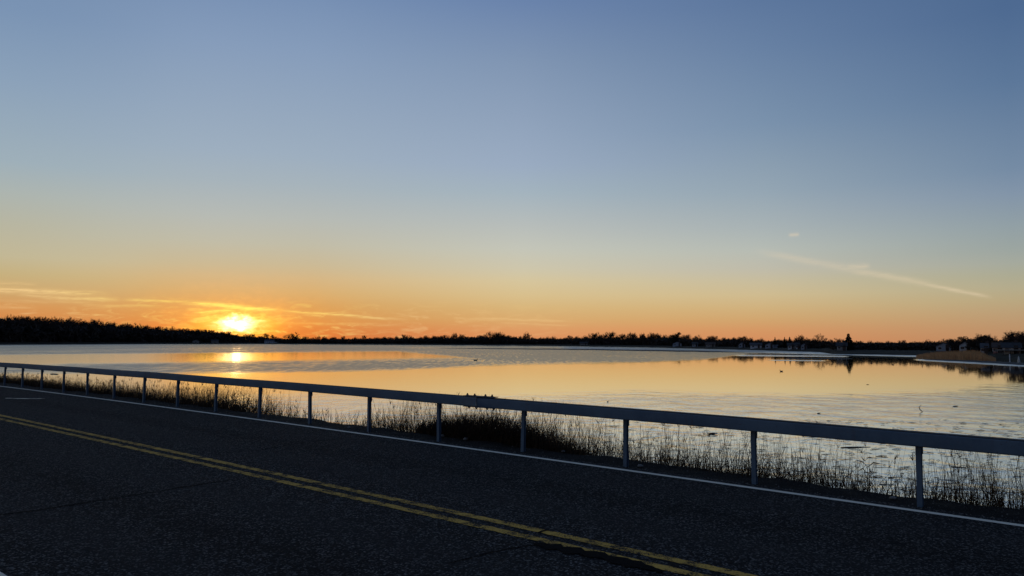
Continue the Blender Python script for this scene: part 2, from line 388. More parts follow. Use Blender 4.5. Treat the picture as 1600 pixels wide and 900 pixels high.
def water_mat():
    m, t, p = new_mat("water")
    t.n.remove(p)
    g = t.new('ShaderNodeNewGeometry').outputs['Position']
    at = t.new('ShaderNodeAttribute', attribute_name="ripple"); sepa = t.new('ShaderNodeSeparateColor')
    t.l.new(at.outputs['Color'], sepa.inputs[0])
    rip, ruf, calm = sepa.outputs[0], sepa.outputs[1], sepa.outputs[2]      # wave height, wind ruffle, roughness where calm
    vw = t.new('ShaderNodeVectorMath', operation='MULTIPLY'); t.l.new(g, vw.inputs[0]); vw.inputs[1].default_value = (0.50, 0.42, 1)
    h1 = t.noise(vw.outputs[0], 1.0, 4.0, 0.6, dist=0.8); h2 = t.noise(g, 2.3, 3.0, 0.6)
    hh = t.m('ADD', h1, t.m('MULTIPLY', h2, 0.07))
    b = t.new('ShaderNodeBump'); b.inputs['Strength'].default_value = 1.0
    t.put(b.inputs['Distance'], t.m('MULTIPLY', rip, 0.2))
    t.l.new(hh, b.inputs['Height'])
    vm = t.new('ShaderNodeVectorMath', operation='MULTIPLY'); t.l.new(g, vm.inputs[0]); vm.inputs[1].default_value = (1.3, 0.14, 1)
    vb = t.new('ShaderNodeVectorMath', operation='MULTIPLY'); t.l.new(g, vb.inputs[0]); vb.inputs[1].default_value = (0.11, 0.03, 1)
    nn = t.m('ADD', t.m('MULTIPLY', t.m('SUBTRACT', t.noise(vm.outputs[0], 1.0, 3.0, 0.6), 0.37), 2.3), t.m('MULTIPLY', t.noise(vb.outputs[0], 1.0, 5.0, 0.65), 0.75))
    vc = t.new('ShaderNodeVectorMath', operation='MULTIPLY'); t.l.new(g, vc.inputs[0]); vc.inputs[1].default_value = (0.016, 0.0045, 1)
    nn = t.m('ADD', nn, t.m('MULTIPLY', t.m('SUBTRACT', t.noise(vc.outputs[0], 1.0, 8.0, 0.72), 0.5), 1.7))
    ruffle = t.smooth(t.m('MULTIPLY', ruf, t.m('ADD', 1.0, t.m('MULTIPLY', t.m('SUBTRACT', nn, 0.65), 1.3))), 0.12, 0.85)
    rough = t.m('ADD', calm, t.m('MULTIPLY', ruffle, 0.15))
    gl = t.new('ShaderNodeBsdfGlossy'); gl.inputs[0].default_value = (1.0, 0.955, 0.87, 1)
    t.put(gl.inputs['Roughness'], rough); t.l.new(b.outputs[0], gl.inputs['Normal'])
    df = t.new('ShaderNodeBsdfDiffuse'); df.inputs[0].default_value = (0.085, 0.070, 0.048, 1)
    fr = t.new('ShaderNodeFresnel'); t.put(fr.inputs[0], t.m('SUBTRACT', 1.85, t.m('MULTIPLY', ruffle, 0.62))); t.l.new(b.outputs[0], fr.inputs['Normal'])
    fac = t.m('MULTIPLY', fr.outputs[0], t.m('SUBTRACT', 1.0, t.m('MULTIPLY', ruffle, 0.56)))
    mx = t.new('ShaderNodeMixShader'); t.l.new(fac, mx.inputs[0]); t.l.new(df.outputs[0], mx.inputs[1]); t.l.new(gl.outputs[0], mx.inputs[2])
    t.l.new(mx.outputs[0], t.n['Material Output'].inputs[0])
    return m
M_ASPH = asphalt()
M_YEL = road_paint("yellow_paint", (0.70, 0.39, 0.08), 0.535)
M_WHT = road_paint("white_paint", (0.95, 0.82, 0.64), 0.66)
M_TAR = plain("tar", (0.004, 0.004, 0.0045), 0.9, 0.3, 20, 0.03)
M_STEEL = galvanized()
M_BOLT = plain("bolt_steel", (0.08, 0.07, 0.065), 0.6, 0.3, 30, 0.3, 0.5)
M_SOIL = dirt()
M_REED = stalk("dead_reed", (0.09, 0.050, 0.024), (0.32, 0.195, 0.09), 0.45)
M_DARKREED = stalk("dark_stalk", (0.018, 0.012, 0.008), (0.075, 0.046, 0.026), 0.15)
M_PHRAG = stalk("phragmites", (0.34, 0.17, 0.075), (0.58, 0.32, 0.14), 0.2)
M_MARSH = stalk("marsh_grass", (0.09, 0.07, 0.04), (0.20, 0.15, 0.085), 0.1)
M_WATER = water_mat()
M_MUD = plain("mud", (0.022, 0.019, 0.016), 0.75, 0.35, 0.3, 0.25)
M_BED = plain("lake_bed", (0.03, 0.028, 0.024), 0.9, 0.3, 0.1, 0.1)
M_LAND = plain("shore_land", (0.035, 0.031, 0.021), 0.95, 0.4, 0.05, 0.1)
M_BARK = plain("bark", (0.040, 0.032, 0.027), 0.9, 0.3, 0.5, 0.1)
M_TWIG = plain("twigs", (0.036, 0.026, 0.021), 0.9, 0.3, 0.3, 0.1)
M_TWIG2 = plain("reddish_twigs", (0.055, 0.034, 0.026), 0.9, 0.3, 0.3, 0.1)
M_NEEDLE = plain("needles", (0.016, 0.022, 0.015), 0.9, 0.35, 0.6, 0.1)
M_BRUSH = stalk("brush", (0.022, 0.017, 0.014), (0.05, 0.040, 0.032), 0.0)

# ------------------------------------------------------------------ the setting: ground, road bank, road, water
gs = 9000
g_o = mesh("ground", [(-gs, -gs, -3.4), (gs, -gs, -3.4), (gs, gs, -3.4), (-gs, gs, -3.4)], [(0, 1, 2, 3)], M_BED)
tag(g_o, "dark flat ground sheet under the water, reaching to the horizon", "ground", kind="structure")

from mathutils import noise as mn
def nz(x, y, s=1.0): return mn.noise(Vector((x * s, y * s, 3.7)))
T0, T1 = -24.0, 150.0
def trange(a, b, fine0=-6, fine1=40, fs=0.25, cs=2.0):
    out = []; t = a
    while t < b:
        out.append(t); t += fs if fine0 <= t < fine1 else cs
    return out + [b]
# bank: the raised strip that carries the road, falling to the water on the far side
prof = [(-9.0, -3.6), (-5.2, -2.45), (-4.0, -1.95), (-3.0, -1.45), (-2.2, -1.0), (-1.6, -0.66), (-1.2, -0.40), (-0.9, -0.20), (-0.65, -0.06), (-0.42, -0.012), (-0.2, -0.02), (0.0, -0.022), (0.12, -0.03), (0.22, -0.05), (0.4, -0.06), (7.4, -0.06), (7.9, -0.05), (8.05, -0.03), (8.4, 0.0), (9.5, 0.02), (13, 0.0), (22, -0.4), (60, -1.0), (200, -1.6)]
rows = []
for t in trange(T0, T1):
    row = []
    for o, z in prof:
        p = path(t, o, z)
        if o < 0.1:
            k = 0.035 if o > -0.7 else 0.14
            jag = sstep(-0.2, -0.7, o)
            p.z += k * nz(p.x, p.y, 1.7) + jag * 0.05 * nz(p.x, p.y, 5.0)
            if o < -0.3: p.x += 0.10 * nz(p.y, p.x, 2.1); p.y += 0.10 * nz(p.x + 9, p.y, 2.1)
        elif o > 8.2: p.z += 0.03 * nz(p.x, p.y, 0.8)
        row.append(p)
    rows.append(row)
mb = MB(); mb.quadstrip(rows)
tag(mb.build("verge_ground", M_SOIL, smooth=True), "dark bare soil verge and bank beyond the road's white edge line", "verge", kind="structure")

def strip(name, o0, o1, z, mat, t0=T0, t1=T1, parent=None, edge=0.0, step=0.1, skirt=0.0, seed=1):
    r = random.Random(seed); rws = []; t = t0
    while t <= t1 + 1e-6:
        e0 = edge * (mn.noise(Vector((t * 9, seed, 0))) + 0.6 * mn.noise(Vector((t * 31, seed, 5)))) if edge else 0
        e1 = edge * (mn.noise(Vector((t * 9, seed + 40, 0))) + 0.6 * mn.noise(Vector((t * 31, seed + 40, 5)))) if edge else 0
        row = [path(t, o0 + e0, z), path(t, o1 + e1, z)]
        if skirt: row = [path(t, o0 + e0 - 0.05, z - skirt)] + row + [path(t, o1 + e1 + 0.05, z - skirt)]
        rws.append(row)
        t += step if t < 45 else 1.0
    m_ = MB(); m_.quadstrip(rws)
    return m_.build(name, mat, parent)
road = strip("road", 0.16, 7.95, 0.0, M_ASPH, skirt=0.09, edge=0.02)
fa = road.data.attributes.new("across", 'FLOAT', 'POINT'); fa.data.foreach_set("value", [v for _ in range(len(road.data.vertices) // 4) for v in (0.11, 0.16, 7.95, 8.0)])
tag(road, "dark two-lane asphalt road crossing the foreground", "road", kind="structure")
strip("edge_line", 0.335, 0.435, 0.004, M_WHT, parent=road, edge=0.004, seed=3)
strip("edge_line", 7.235, 7.345, 0.004, M_WHT, parent=road, edge=0.004, seed=4)
strip("yellow_line", 3.592, 3.702, 0.004, M_YEL, parent=road, edge=0.017, step=0.04, seed=5)
strip("yellow_line", 3.832, 3.942, 0.004, M_YEL, parent=road, edge=0.017, step=0.04, seed=6)
def ground_px(px, py, z=0.0): # point on the road surface under a photo pixel (local tilt taken into account by a short search)
    zz = z
    for _ in range(6):
        p = on_plane(px, py, zz)
        tt = -math.sin(TH) * p.x + math.cos(TH) * p.y
        zz = z + path(tt, 0).z
    return p
def ribbon(name, pts, width, z, mat, parent, rag=0.4, seed=2):
    r = random.Random(seed); P = [ground_px(x, y, z) for x, y in pts]
    fine_p = []
    for a, b in zip(P, P[1:]):
        n = max(2, int((b - a).length / 0.06))
        fine_p += [a.lerp(b, i / n) for i in range(n)]
    fine_p.append(P[-1]); rws = []
    for i, p in enumerate(fine_p):
        d = (fine_p[min(i + 1, len(fine_p) - 1)] - fine_p[max(i - 1, 0)]); d.z = 0; d.normalize()
        nrm = Vector((-d.y, d.x, 0)); w = width * (1 + rag * r.uniform(-1, 1)) * min(1, 0.25 + 6 * min(i, len(fine_p) - 1 - i) / len(fine_p))
        off = nrm * (0.02 * mn.noise(Vector((i * 0.35, seed, 1))))
        rws.append([p + off - nrm * w / 2, p + off + nrm * w / 2])
    m_ = MB(); m_.quadstrip(rws)
    return m_.build(name, mat, parent)
ribbon("crack", [(-60, 812), (0, 804), (60, 797), (120, 787), (180, 778), (230, 770), (290, 760), (345, 752), (365, 750)], 0.034, 0.004, M_TAR, road)
ribbon("crack", [(330, 708), (400, 704), (470, 692), (540, 684)], 0.03, 0.004, M_TAR, road, seed=7)
ribbon("crack", [(700, 880), (770, 862), (835, 850)], 0.02, 0.004, M_TAR, road, seed=8)
ribbon("tar_patch", [(835, 848), (885, 858), (935, 867), (990, 881), (1035, 893)], 0.17, 0.0075, M_TAR, road, 0.5, seed=9)
ribbon("tar_patch", [(836, 833), (850, 829), (862, 827)], 0.03, 0.0075, M_TAR, road, 0.5, seed=10)
ribbon("pale_patch", [(8, 622), (24, 622.5), (44, 622.8), (70, 622.5)], 0.12, 0.003, M_WHT, road, 0.6, seed=12)  # pale patch on the asphalt, in the white line material

# water, with wind-ruffled and glassy reaches
def band(x, y, tab_top, tab_bot, soft=1.0):
    a, b = interp(tab_top, x), interp(tab_bot, x)
    return sstep(a - soft, a + soft, y) * (1 - sstep(b - soft, b + soft, y))
def ripple_at(p):
    q = proj(p)
    if q is None: return 0.4, 0.1, 0.1
    x, y = q
    far_b = band(x, y, [(-400, 530), (1130, 530)], [(-400, 556), (0, 554.5), (250, 552), (420, 551), (620, 549), (700, 556), (800, 566), (1000, 566), (1100, 562), (1170, 553), (1200, 551), (2000, 551)], 2.6)
    patch = band(x, y, [(-400, 574), (0, 572), (120, 568), (300, 566), (600, 561), (800, 556), (1100, 556)], [(-400, 584), (0, 584), (300, 583), (500, 581), (620, 578), (760, 571), (950, 567), (1080, 562), (1130, 556)], 4.5) * (1 - sstep(1000, 1150, x))
    near = sstep(-6, 16, y - interp([(-400, 636), (350, 622), (500, 614), (700, 622), (800, 618), (1000, 612), (1250, 614), (1450, 606), (1600, 600), (2000, 590)], x) + 9 * nz(p.x, p.y, 0.06))
    strip1 = band(x, y, [(880, 541.5), (1100, 545.5), (1250, 548.5), (1440, 551.5), (1600, 552)], [(880, 545), (1100, 549), (1250, 553), (1440, 558), (1600, 558)], 0.6) * sstep(860, 900, x)
    strip2 = band(x, y, [(1140, 554), (1330, 556)], [(1140, 556.2), (1330, 558)], 0.5) * sstep(1140, 1165, x) * (1 - sstep(1310, 1340, x))
    strip3 = band(x, y, [(1420, 560), (1600, 569.5), (1800, 581)], [(1420, 562.5), (1600, 573), (1800, 586)], 0.5) * sstep(1420, 1445, x)
    strip4 = band(x, y, [(1200, 562), (1300, 563)], [(1200, 563.6), (1300, 564.6)], 0.5) * sstep(1190, 1220, x) * (1 - sstep(1275, 1300, x))
    st = max(strip1, strip2, strip3, strip4)
    ruffle = max(0.0, 0.80 * far_b, 0.58 * patch, 0.16 * near, 0.45 * st)
    calm = 0.15 - 0.08 * sstep(200, 340, x) - 0.04 * sstep(560, 1150, x) + 0.09 * near
    calm = max(calm, 0.27 * st)
    wave = max(0.03 - .018 * sstep(900, 1200, x), (0.62 - .30 * sstep(655, 715, y)) * near, 0.35 * patch, 0.1 * far_b)
    return wave, ruffle, calm
ys = []; y = 534.35
while y < 1500:
    ys.append(y); y += 0.35 if y < 590 else (0.8 if y < 700 else 8)
azs = [-62 + 0.22 * i for i in range(int(124 / 0.22) + 1)]
dists = [HW * F / (y - YH) for y in ys]
wv_, wf_, wc = [], [], []
for dst in dists:
    for a in azs:
        p = Vector((dst * math.tan(R(a)), dst, WZ)) if abs(a) < 70 else None
        wv_.append(p); wc.append(ripple_at(p) if abs(a) < 40 else (0.3, 0.2, 0.15))
n = len(azs)
for i in range(len(dists) - 1):
    for j in range(n - 1):
        k = i * n + j; wf_.append((k, k + n, k + n + 1, k + 1)[::-1])
water = mesh("water", wv_, wf_, M_WATER, smooth=True)
ca = water.data.color_attributes.new("ripple", 'FLOAT_COLOR', 'POINT')
buf = []
for w_ in wc: buf += [*w_, 1]
ca.data.foreach_set("color", buf)
tag(water, "calm tidal water reflecting the orange sunset sky", "water", kind="structure")

# far shore: the waterline (photo column, photo row)
SHORE = [(-500, 538.2), (0, 537.6), (200, 537.2), (400, 537.2), (600, 538.6), (800, 539.8), (900, 541.0), (1000, 542.0), (1100, 544.6), (1250, 548.2), (1295, 549.2), (1300, 551.6), (1440, 553.0), (1520, 555), (1600, 558), (1750, 565), (2000, 578), (2300, 600)]
def shore_d(px):
    yh = YH + ROLL * (px - 800)
    return HW * F / (interp(SHORE, px) - yh)
def hill(px, back):
    return interp([(-500, 13), (0, 11), (200, 8.5), (330, 5), (420, 1.5), (520, 0.5), (700, 0.8), (2300, 0.8)], px) * sstep(5, 110, back)
def land_z(px, back):
    return WZ + 0.35 + 0.75 * sstep(0, 14, back) + hill(px, back)
rows = []
cols = list(range(-500, 2301, 20))
for b_ in (-12, -2, 0, 3, 8, 14, 30, 60, 110, 200, 600, 2500):
    row = []
    for px in cols:
        d = shore_d(px) * 1.0 + b_ + (4 * nz(px, 0, 0.021) if b_ < 5 else 0)
        z = land_z(px, b_) if b_ > 0 else (WZ + 0.05 if b_ == 0 else WZ - 0.5 if b_ == -2 else -3.45)
        row.append(at_range(px, d, z + (0.15 * nz(px, b_, 0.3) if b_ > 0 else 0)))
    rows.append(row)
mb = MB(); mb.quadstrip(rows)
tag(mb.build("far_shore_land", M_LAND, smooth=True), "dark low land along the far side of the water", "shore", kind="structure")

def darkbar(name, tops, bots, label, hgt=0.10):
    xs = sorted(set([p[0] for p in tops] + [p[0] for p in bots])); x0, x1 = xs[0], xs[-1]
    rws = []; N = 60
    for i in range(N + 1):
        px = x0 + (x1 - x0) * i / N
        a, b = interp(tops, px), interp(bots, px); mid, hw_ = (a + b) / 2, (b - a) / 2
        tp = math.sqrt(max(0.02, 1 - abs(2 * i / N - 1) ** 6)); jj = 0.25 * nz(px, a, 0.06)
        row = []
        for k in range(5):
            s_ = -1 + k / 2
            p = on_plane(px, mid + s_ * hw_ * tp + jj * hw_, WZ)
            p.z = WZ - 0.05 + (hgt + 0.05) * (1 - s_ * s_) * tp
            row.append(p)
        rws.append(row)
    m_ = MB(); m_.quadstrip(rws)
    return tag(m_.build(name, M_MUD, smooth=True), label, "mud bar", kind="structure")
darkbar("dark_bar", [(680, 543.6), (900, 544.6), (1100, 547.6), (1170, 549.8)], [(680, 544.6), (900, 547.0), (1100, 550.6), (1170, 551.6)], "long thin black mud bar in the far water at the middle")
darkbar("dark_bar", [(1160, 552.2), (1330, 554.6)], [(1160, 553.2), (1330, 556.0)], "thin black strip on the water in front of the far houses")  # thin dark strip lying just above the water level
darkbar("dark_bar", [(1225, 559.0), (1335, 559.8)], [(1225, 560.8), (1335, 561.4)], "short black strip on the water left of the reflected conifer")  # shorter dark strip, nearer the camera, barely raised from the water
darkbar("dark_bar", [(1440, 561.6), (1520, 563.6), (1600, 567.0), (1720, 573)], [(1440, 562.2), (1520, 566.0), (1600, 571.0), (1720, 579)], "black muddy edge below the brown reed bed at right", 0.2)

# ------------------------------------------------------------------ guardrail
ZR = 0.774
S0 = 2.2072
rail_root = empty("guardrail", path(S0, 0))
tag(rail_root, "long grey steel box-beam guardrail on slim posts beside the road", "guardrail")
def rail_piece(t0, t1, name="rail"):
    rws = []; t = t0; rr = 0.018
    sec = []
    for cx, cz, a0 in ((0.076 - rr, 0.076 - rr, 0), (-0.076 + rr, 0.076 - rr, 90), (-0.076 + rr, -0.076 + rr, 180), (0.076 - rr, -0.076 + rr, 270)):
        for k in range(4):
            a = R(a0 + 30 * k); sec.append((cx + rr * math.cos(a), cz + rr * math.sin(a)))
    sec.append(sec[0])
    N = max(2, int((t1 - t0) / 0.46))
    base = path(S0, 0)
    for i in range(N + 1):
        t = t0 + (t1 - t0) * i / N
        sag = 0.008 * nz(t, 0, 0.33)
        rws.append([path(t, 0.1 + a + 0.006 * nz(t, 5, 0.4), ZR - 0.076 + b + sag) - base for a, b in sec])
    m_ = MB(); m_.quadstrip(rws)
    nn = len(sec) - 1
    m_.f.append(tuple(range(nn))); m_.f.append(tuple(N * (nn + 1) + k for k in reversed(range(nn))))
    o = m_.build(name, M_STEEL, rail_root, smooth=True)
    return o
ts = t_of_px(750, 0.1)
TS = [-18.0, ts, 64.0]
for a, b in zip(TS, TS[1:]): rail_piece(a + 0.006, b - 0.006)
base = path(S0, 0)
def along(t): return math.atan2(path(t + .1, 0).y - path(t, 0).y, path(t + .1, 0).x - path(t, 0).x)
bolt_m = MB(); bolt_m.lathe([(0.0001, -0.002), (0.021, -0.002), (0.021, 0.016), (0.012, 0.016), (0.012, 0.034), (0.002, 0.036)], 6)
bolt_me = bolt_m.data("bolt", M_BOLT)
pl = MB(); pl.box(-0.33, 0.33, -0.058, 0.058, 0, 0.010); plate_me = pl.data("splice_plate", M_STEEL)
for tt in TS[1:-1]:
    for zz, fl in ((ZR + 0.003, 0), (ZR - 0.152 - 0.003, math.pi)):
        pt = path(tt, 0.1, zz) - base
        pp = use(plate_me, "splice_plate", rail_root, pt, (fl, 0, along(tt) if not fl else along(tt)))
        for bx_ in (-0.27, -0.13, 0.10, 0.26):
            for by_ in (0.02,):
                use(bolt_me, "bolt", pp, (bx_, by_, 0.010), (0, 0, rnd.uniform(0, 1)))
pm = MB()                                    # I-section post: flange faces the road
PH = ZR - 0.06 + 0.25
for (x0, x1, y0, y1) in ((-0.027, 0.027, 0.020, 0.026), (-0.027, 0.027, -0.026, -0.020), (-0.004, 0.004, -0.020, 0.020)):
    pm.box(x0, x1, y0, y1, -0.25, ZR - 0.06)
post_me = pm.data("post", M_STEEL)
bk = MB(); bk.box(-0.035, 0.035, 0.027, 0.16, -0.009, -0.001); bk.box(-0.035, 0.035, 0.027, 0.034, -0.10, -0.0095)
brk_me = bk.data("bracket", M_STEEL)
hb = MB(); hb.lathe([(0.0001, 0), (0.014, 0), (0.014, 0.012), (0.0001, 0.013)], 6); hb_me = hb.data("bolt", M_BOLT)
NPOST = 34
for k in range(-6, NPOST):
    t = S0 + 1.829 * k
    po = use(post_me, "post", rail_root, path(t, -0.018, 0) - base, (R(rnd.uniform(-1.2, 1.2)), R(rnd.uniform(-1.3, 1.3)), along(t) + math.pi + R(rnd.uniform(-5, 5))))
    b_ = use(brk_me, "bracket", po, (0, 0, ZR - 0.152))
    use(hb_me, "bolt", po, (0.014, 0.034, ZR - 0.215), (R(-90), 0, 0))

# ------------------------------------------------------------------ verge growth
def reed_density(px):
    return interp([(-400, 1.1), (0, 1.25), (140, 1.3), (230, 1.3), (330, 1.2), (410, 1.0), (425, .5), (470, .25), (560, .25), (590, .75), (640, 1.0), (700, 1.1), (800, 1.1), (870, 1.0), (930, .75), (980, .7), (1050, 1.0), (1200, 1.0), (1330, .75), (1400, .45), (1450, .5), (1500, 1.1), (1600, 1.3), (1700, 1.2)], px)
def reed_height(px):
    return interp([(-400, .7), (0, .62), (140, .66), (330, .85), (410, .85), (480, .45), (560, .6), (600, .8), (640, .95), (760, 1.0), (870, .95), (950, .8), (1060, .85), (1200, .9), (1400, .7), (1480, .9), (1600, 1.0), (1800, 1.0)], px)
def bank_z(o): return interp([(p[0], p[1]) for p in prof], o)
def reed(mb_, base_p, h, lean, wid, r, leaves=2, head=False):
    a = r.uniform(0, 2 * math.pi); ld = Vector((math.cos(a), math.sin(a), 0)) * lean
    pts = [base_p, base_p + Vector((0, 0, h * .5)) + ld * h * .35, base_p + Vector((0, 0, h)) + ld * h]
    if h > .35 and r.random() < .16:      # snapped stem
        k = r.uniform(.45, .8); q = pts[0].lerp(pts[1], 1.0).lerp(pts[2], k * .6); a2 = r.uniform(0, 6.28); dn_ = Vector((math.cos(a2), math.sin(a2), r.uniform(-.9, .25))) * h * r.uniform(.2, .4)
        pts = [pts[0], pts[0].lerp(q, .5), q, q + dn_]; mb_.tube(pts, [wid, wid * .9, wid * .75, wid * .25], 3); pts = [pts[0], pts[1], pts[2]]
    else: mb_.tube(pts, [wid, wid * .8, wid * .25], 3)
    for _ in range(leaves):
        k = r.uniform(0.15, 0.75); p0 = pts[0].lerp(pts[2], k)
        a = r.uniform(0, 2 * math.pi); l = h * r.uniform(.15, .4); dv = Vector((math.cos(a), math.sin(a), 0))
        w = Vector((-dv.y, dv.x, 0.2)) * wid * r.uniform(.8, 1.6)
        p1 = p0 + dv * l * .45 + Vector((0, 0, l * r.uniform(.4, .9))); p2 = p1 + dv * l * .45 + Vector((0, 0, l * r.uniform(-.5, .4)))
        b = len(mb_.v); mb_.v += [p0 - w * .5, p0 + w * .5, p1 + w * .5, p1 - w * .5, p2]
        mb_.f += [(b, b + 1, b + 2, b + 3), (b + 3, b + 2, b + 4)]
    if head:
        p = pts[2]
        for _ in range(5):
            q = p + Vector((r.uniform(-1, 1), r.uniform(-1, 1), r.uniform(-.2, 1))) * 0.05
            mb_.tube([p - Vector((0, 0, .05)), q], [wid * .9, wid * .4], 3)
mb = MB(); md = MB()
r = random.Random(5)
t = -3.5
while t < 62:
    q = proj(path(t, -0.9)); px = q[0] if q else 1900
    dens = reed_density(px) * (0.55 + 0.9 * max(0, 0.5 + 1.3 * nz(t, 2, 0.9)))
    cnt = 30.0 * dens
    while cnt > r.random():
        cnt -= 1
        o = -0.55 - abs(r.gauss(0, 1)) * 0.75; tj = t + r.uniform(-.05, .05)
        far = 1 + max(0, t - 12) * 0.018
        tall = r.random() < .42
        top = reed_height(px) * (r.uniform(.62, 1.12) if tall else r.uniform(.25, .72))
        z = bank_z(o); h = max(.15, top - .36 - z)
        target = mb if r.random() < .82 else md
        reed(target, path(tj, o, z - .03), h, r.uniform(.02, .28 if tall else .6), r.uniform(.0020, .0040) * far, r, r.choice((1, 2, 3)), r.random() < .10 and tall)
    t += 0.1
# thick low tussocks between road and water
for _ in range(13000):
    tj = r.uniform(-3, 50); q = proj(path(tj, -0.8)); px = q[0] if q else 1900
    dn = interp([(-400, 1), (330, 1), (410, .6), (430, .15), (570, .15), (610, .5), (680, 1.0), (700, 1.0), (880, 1.0), (930, .35), (1000, .7), (1200, .95), (1300, .9), (1400, .5), (1480, .9), (1600, 1), (1800, 1)], px)
    if r.random() > dn: continue
    o = -0.42 - abs(r.gauss(0, .42)); far = 1 + max(0, tj - 12) * .018
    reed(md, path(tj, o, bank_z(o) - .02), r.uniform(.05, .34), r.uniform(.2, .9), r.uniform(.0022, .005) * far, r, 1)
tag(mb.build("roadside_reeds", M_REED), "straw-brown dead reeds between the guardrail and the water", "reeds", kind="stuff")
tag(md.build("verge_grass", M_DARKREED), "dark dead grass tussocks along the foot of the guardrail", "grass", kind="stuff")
# the dense dark thicket behind the middle posts
ths = MB(); r = random.Random(9)
ta, tb = t_of_px(905, -0.8), t_of_px(665, -0.8)
for _ in range(2600):
    u = r.random(); tj = ta + (tb - ta) * u
    crest = 0.46 * sstep(0, .35, u) * (1 - 0.55 * sstep(.7, 1.0, u)) + .05
    o = -0.5 - abs(r.gauss(0, .45)); z = bank_z(o)
    top = crest * r.uniform(.45, 1.0) + (0.12 * r.random() if r.random() < .2 else 0)
    h = max(.12, top - 0.05 - z)
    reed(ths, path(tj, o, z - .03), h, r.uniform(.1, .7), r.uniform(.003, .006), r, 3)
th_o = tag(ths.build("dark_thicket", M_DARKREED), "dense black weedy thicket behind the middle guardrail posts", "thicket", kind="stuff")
# the bent weed that stands clear of the rest
c = ground_px(1350, 752)
tw = t_of_px(1352, -0.9)
wb = path(tw, -0.95, bank_z(-0.95) - .02)
wroot = tag(empty("bent_weed", wb, 0, .72), "tall bent weed with drooping leaves below the rail, left of the rightmost post", "weed")
m_ = MB(); m_.tube([Vector((0, 0, 0)), Vector((.01, 0, .3)), Vector((.03, .01, .52)), Vector((.02, .0, .66))], [.007, .006, .005, .003], 5)
m_.build("stem", M_DARKREED, wroot)
for (a, l, z0, dr) in ((0.1, .22, .60, .02), (2.9, .16, .50, .05), (0.5, .14, .46, .10), (3.4, .20, .62, -.02), (1.8, .15, .56, .06), (5.0, .15, .4, .08)):
    dv = Vector((math.cos(a), math.sin(a) * .4, 0)); p0 = Vector((.02, 0, z0))
    p1 = p0 + dv * l * .5 + Vector((0, 0, .08)); p2 = p0 + dv * l + Vector((0, 0, .08 - dr)); w = Vector((0, .3, 1)).normalized() * .011
    m_ = MB(); m_.v = [p0 - w * .4, p0 + w * .4, p1 + w, p1 - w, p2 + w * .3, p2 - w * .3]; m_.f = [(0, 1, 2, 3), (3, 2, 4, 5)]
    m_.build("leaf", M_DARKREED, wroot)
# grit along the edge of the asphalt
gm_ = MB(); r = random.Random(15)
for _ in range(1500):
    tj = r.uniform(-3, 34); o = r.gauss(.17, .07) if r.random() < .7 else r.uniform(-.45, .3)
    zz = .004 if o > .16 else interp([(-.45, -.012), (.0, -.022), (.16, -.035)], o) + .004
    p = path(tj, o, zz); q = r.uniform(.004, .012) * (1 + max(0, tj - 8) * .03)
    a = r.uniform(0, 6.28); e = [Vector((math.cos(a + k * 1.57) * q * r.uniform(.7, 1.3), math.sin(a + k * 1.57) * q * r.uniform(.7, 1.3), 0)) for k in range(4)]
    b = len(gm_.v); gm_.v += [p + v for v in e] + [p + Vector((0, 0, q * r.uniform(.6, 1.1)))]; gm_.f += [(b + k, b + (k + 1) % 4, b + 4) for k in range(4)]
tag(gm_.build("edge_gravel", plain("grit", (.13, .115, .10), .9, .5, 60)), "loose grit along the outer edge of the asphalt", "gravel", kind="stuff")
# pale stones on the verge
for px, py, s_ in ((691, 681, .035), (728, 686, .04), (1000, 728, .03), (1395, 778, .03), (880, 705, .025), (545, 668, .03)):
    p = ground_px(px, py, -0.012); sm = MB(); rr_ = random.Random(px)
    sm.lathe([(0.2, -.5), (.9, -.3), (1, .1), (.7, .5), (.2, .62)], 8)
    sm.v = [Vector((v.x * s_ * 1.3, v.y * s_, v.z * s_)) * rr_.uniform(.85, 1.15) for v in sm.v]
    o = sm.build("stone", plain("stone_%d" % px, (.22, .20, .18), .9, .3, 30), smooth=True); o.location = p
    tag(o, {691: "small pale stone beside the post left of the dark thicket", 728: "pale stone at the left foot of the dark thicket", 1000: "pale stone right of the fourth guardrail post from the right", 1395: "pale stone just left of the rightmost guardrail post", 880: "pale stone at the right end of the dark thicket", 545: "pale stone on the bare gap of the verge"}[px], "stone")

# ------------------------------------------------------------------ drift in the water: floating sticks
def stick(px, py, lpx, label, tilt=0.0, up=0.0, curve=0.05, seed=0, rad=.018):
    p = on_plane(px, py, WZ + .005); d = p.length; L = lpx / F * d
    rr_ = random.Random(seed + px); ang = rr_.uniform(-.5, .5) + tilt; dv = Vector((math.cos(ang), math.sin(ang), 0))
    m_ = MB(); pts = []
    for k in range(6):
        s_ = k / 5 - .5
        pts.append(dv * L * s_ * (1 - .6 * up) + Vector((0, 0, up * L * (s_ + .5))) + Vector((-dv.y, dv.x, 0)) * curve * L * (1 - 4 * s_ * s_))
    m_.tube(pts, [rad * .7, rad, rad * .95, rad * .8, rad * .6, rad * .3], 5, True)
    if lpx > 99: m_.tube([pts[3], pts[3] + dv * L * .1 + Vector((-dv.y, dv.x, .12)) * L * .12], [rad * .5, rad * .2], 4)
    o = m_.build("floating_stick", M_BARK); o.location = p
    return tag(o, label, "stick", "sticks adrift in the near water")
stick(1337, 699, 46, "longest floating stick, below the rail left of the rightmost post", .05, 0, .03, rad=.028)
stick(1115, 678, 14, "short dark stick floating just left of the third post from the right", 0, .1, .1, rad=.035)
stick(1441, 643, 10, "curved stick poking up out of the rippled water at right", 1.0, .9, .35, rad=.022)
stick(1493, 635, 9, "dark stick floating on ripples above the right part of the rail", 0, .05, .1, rad=.03)
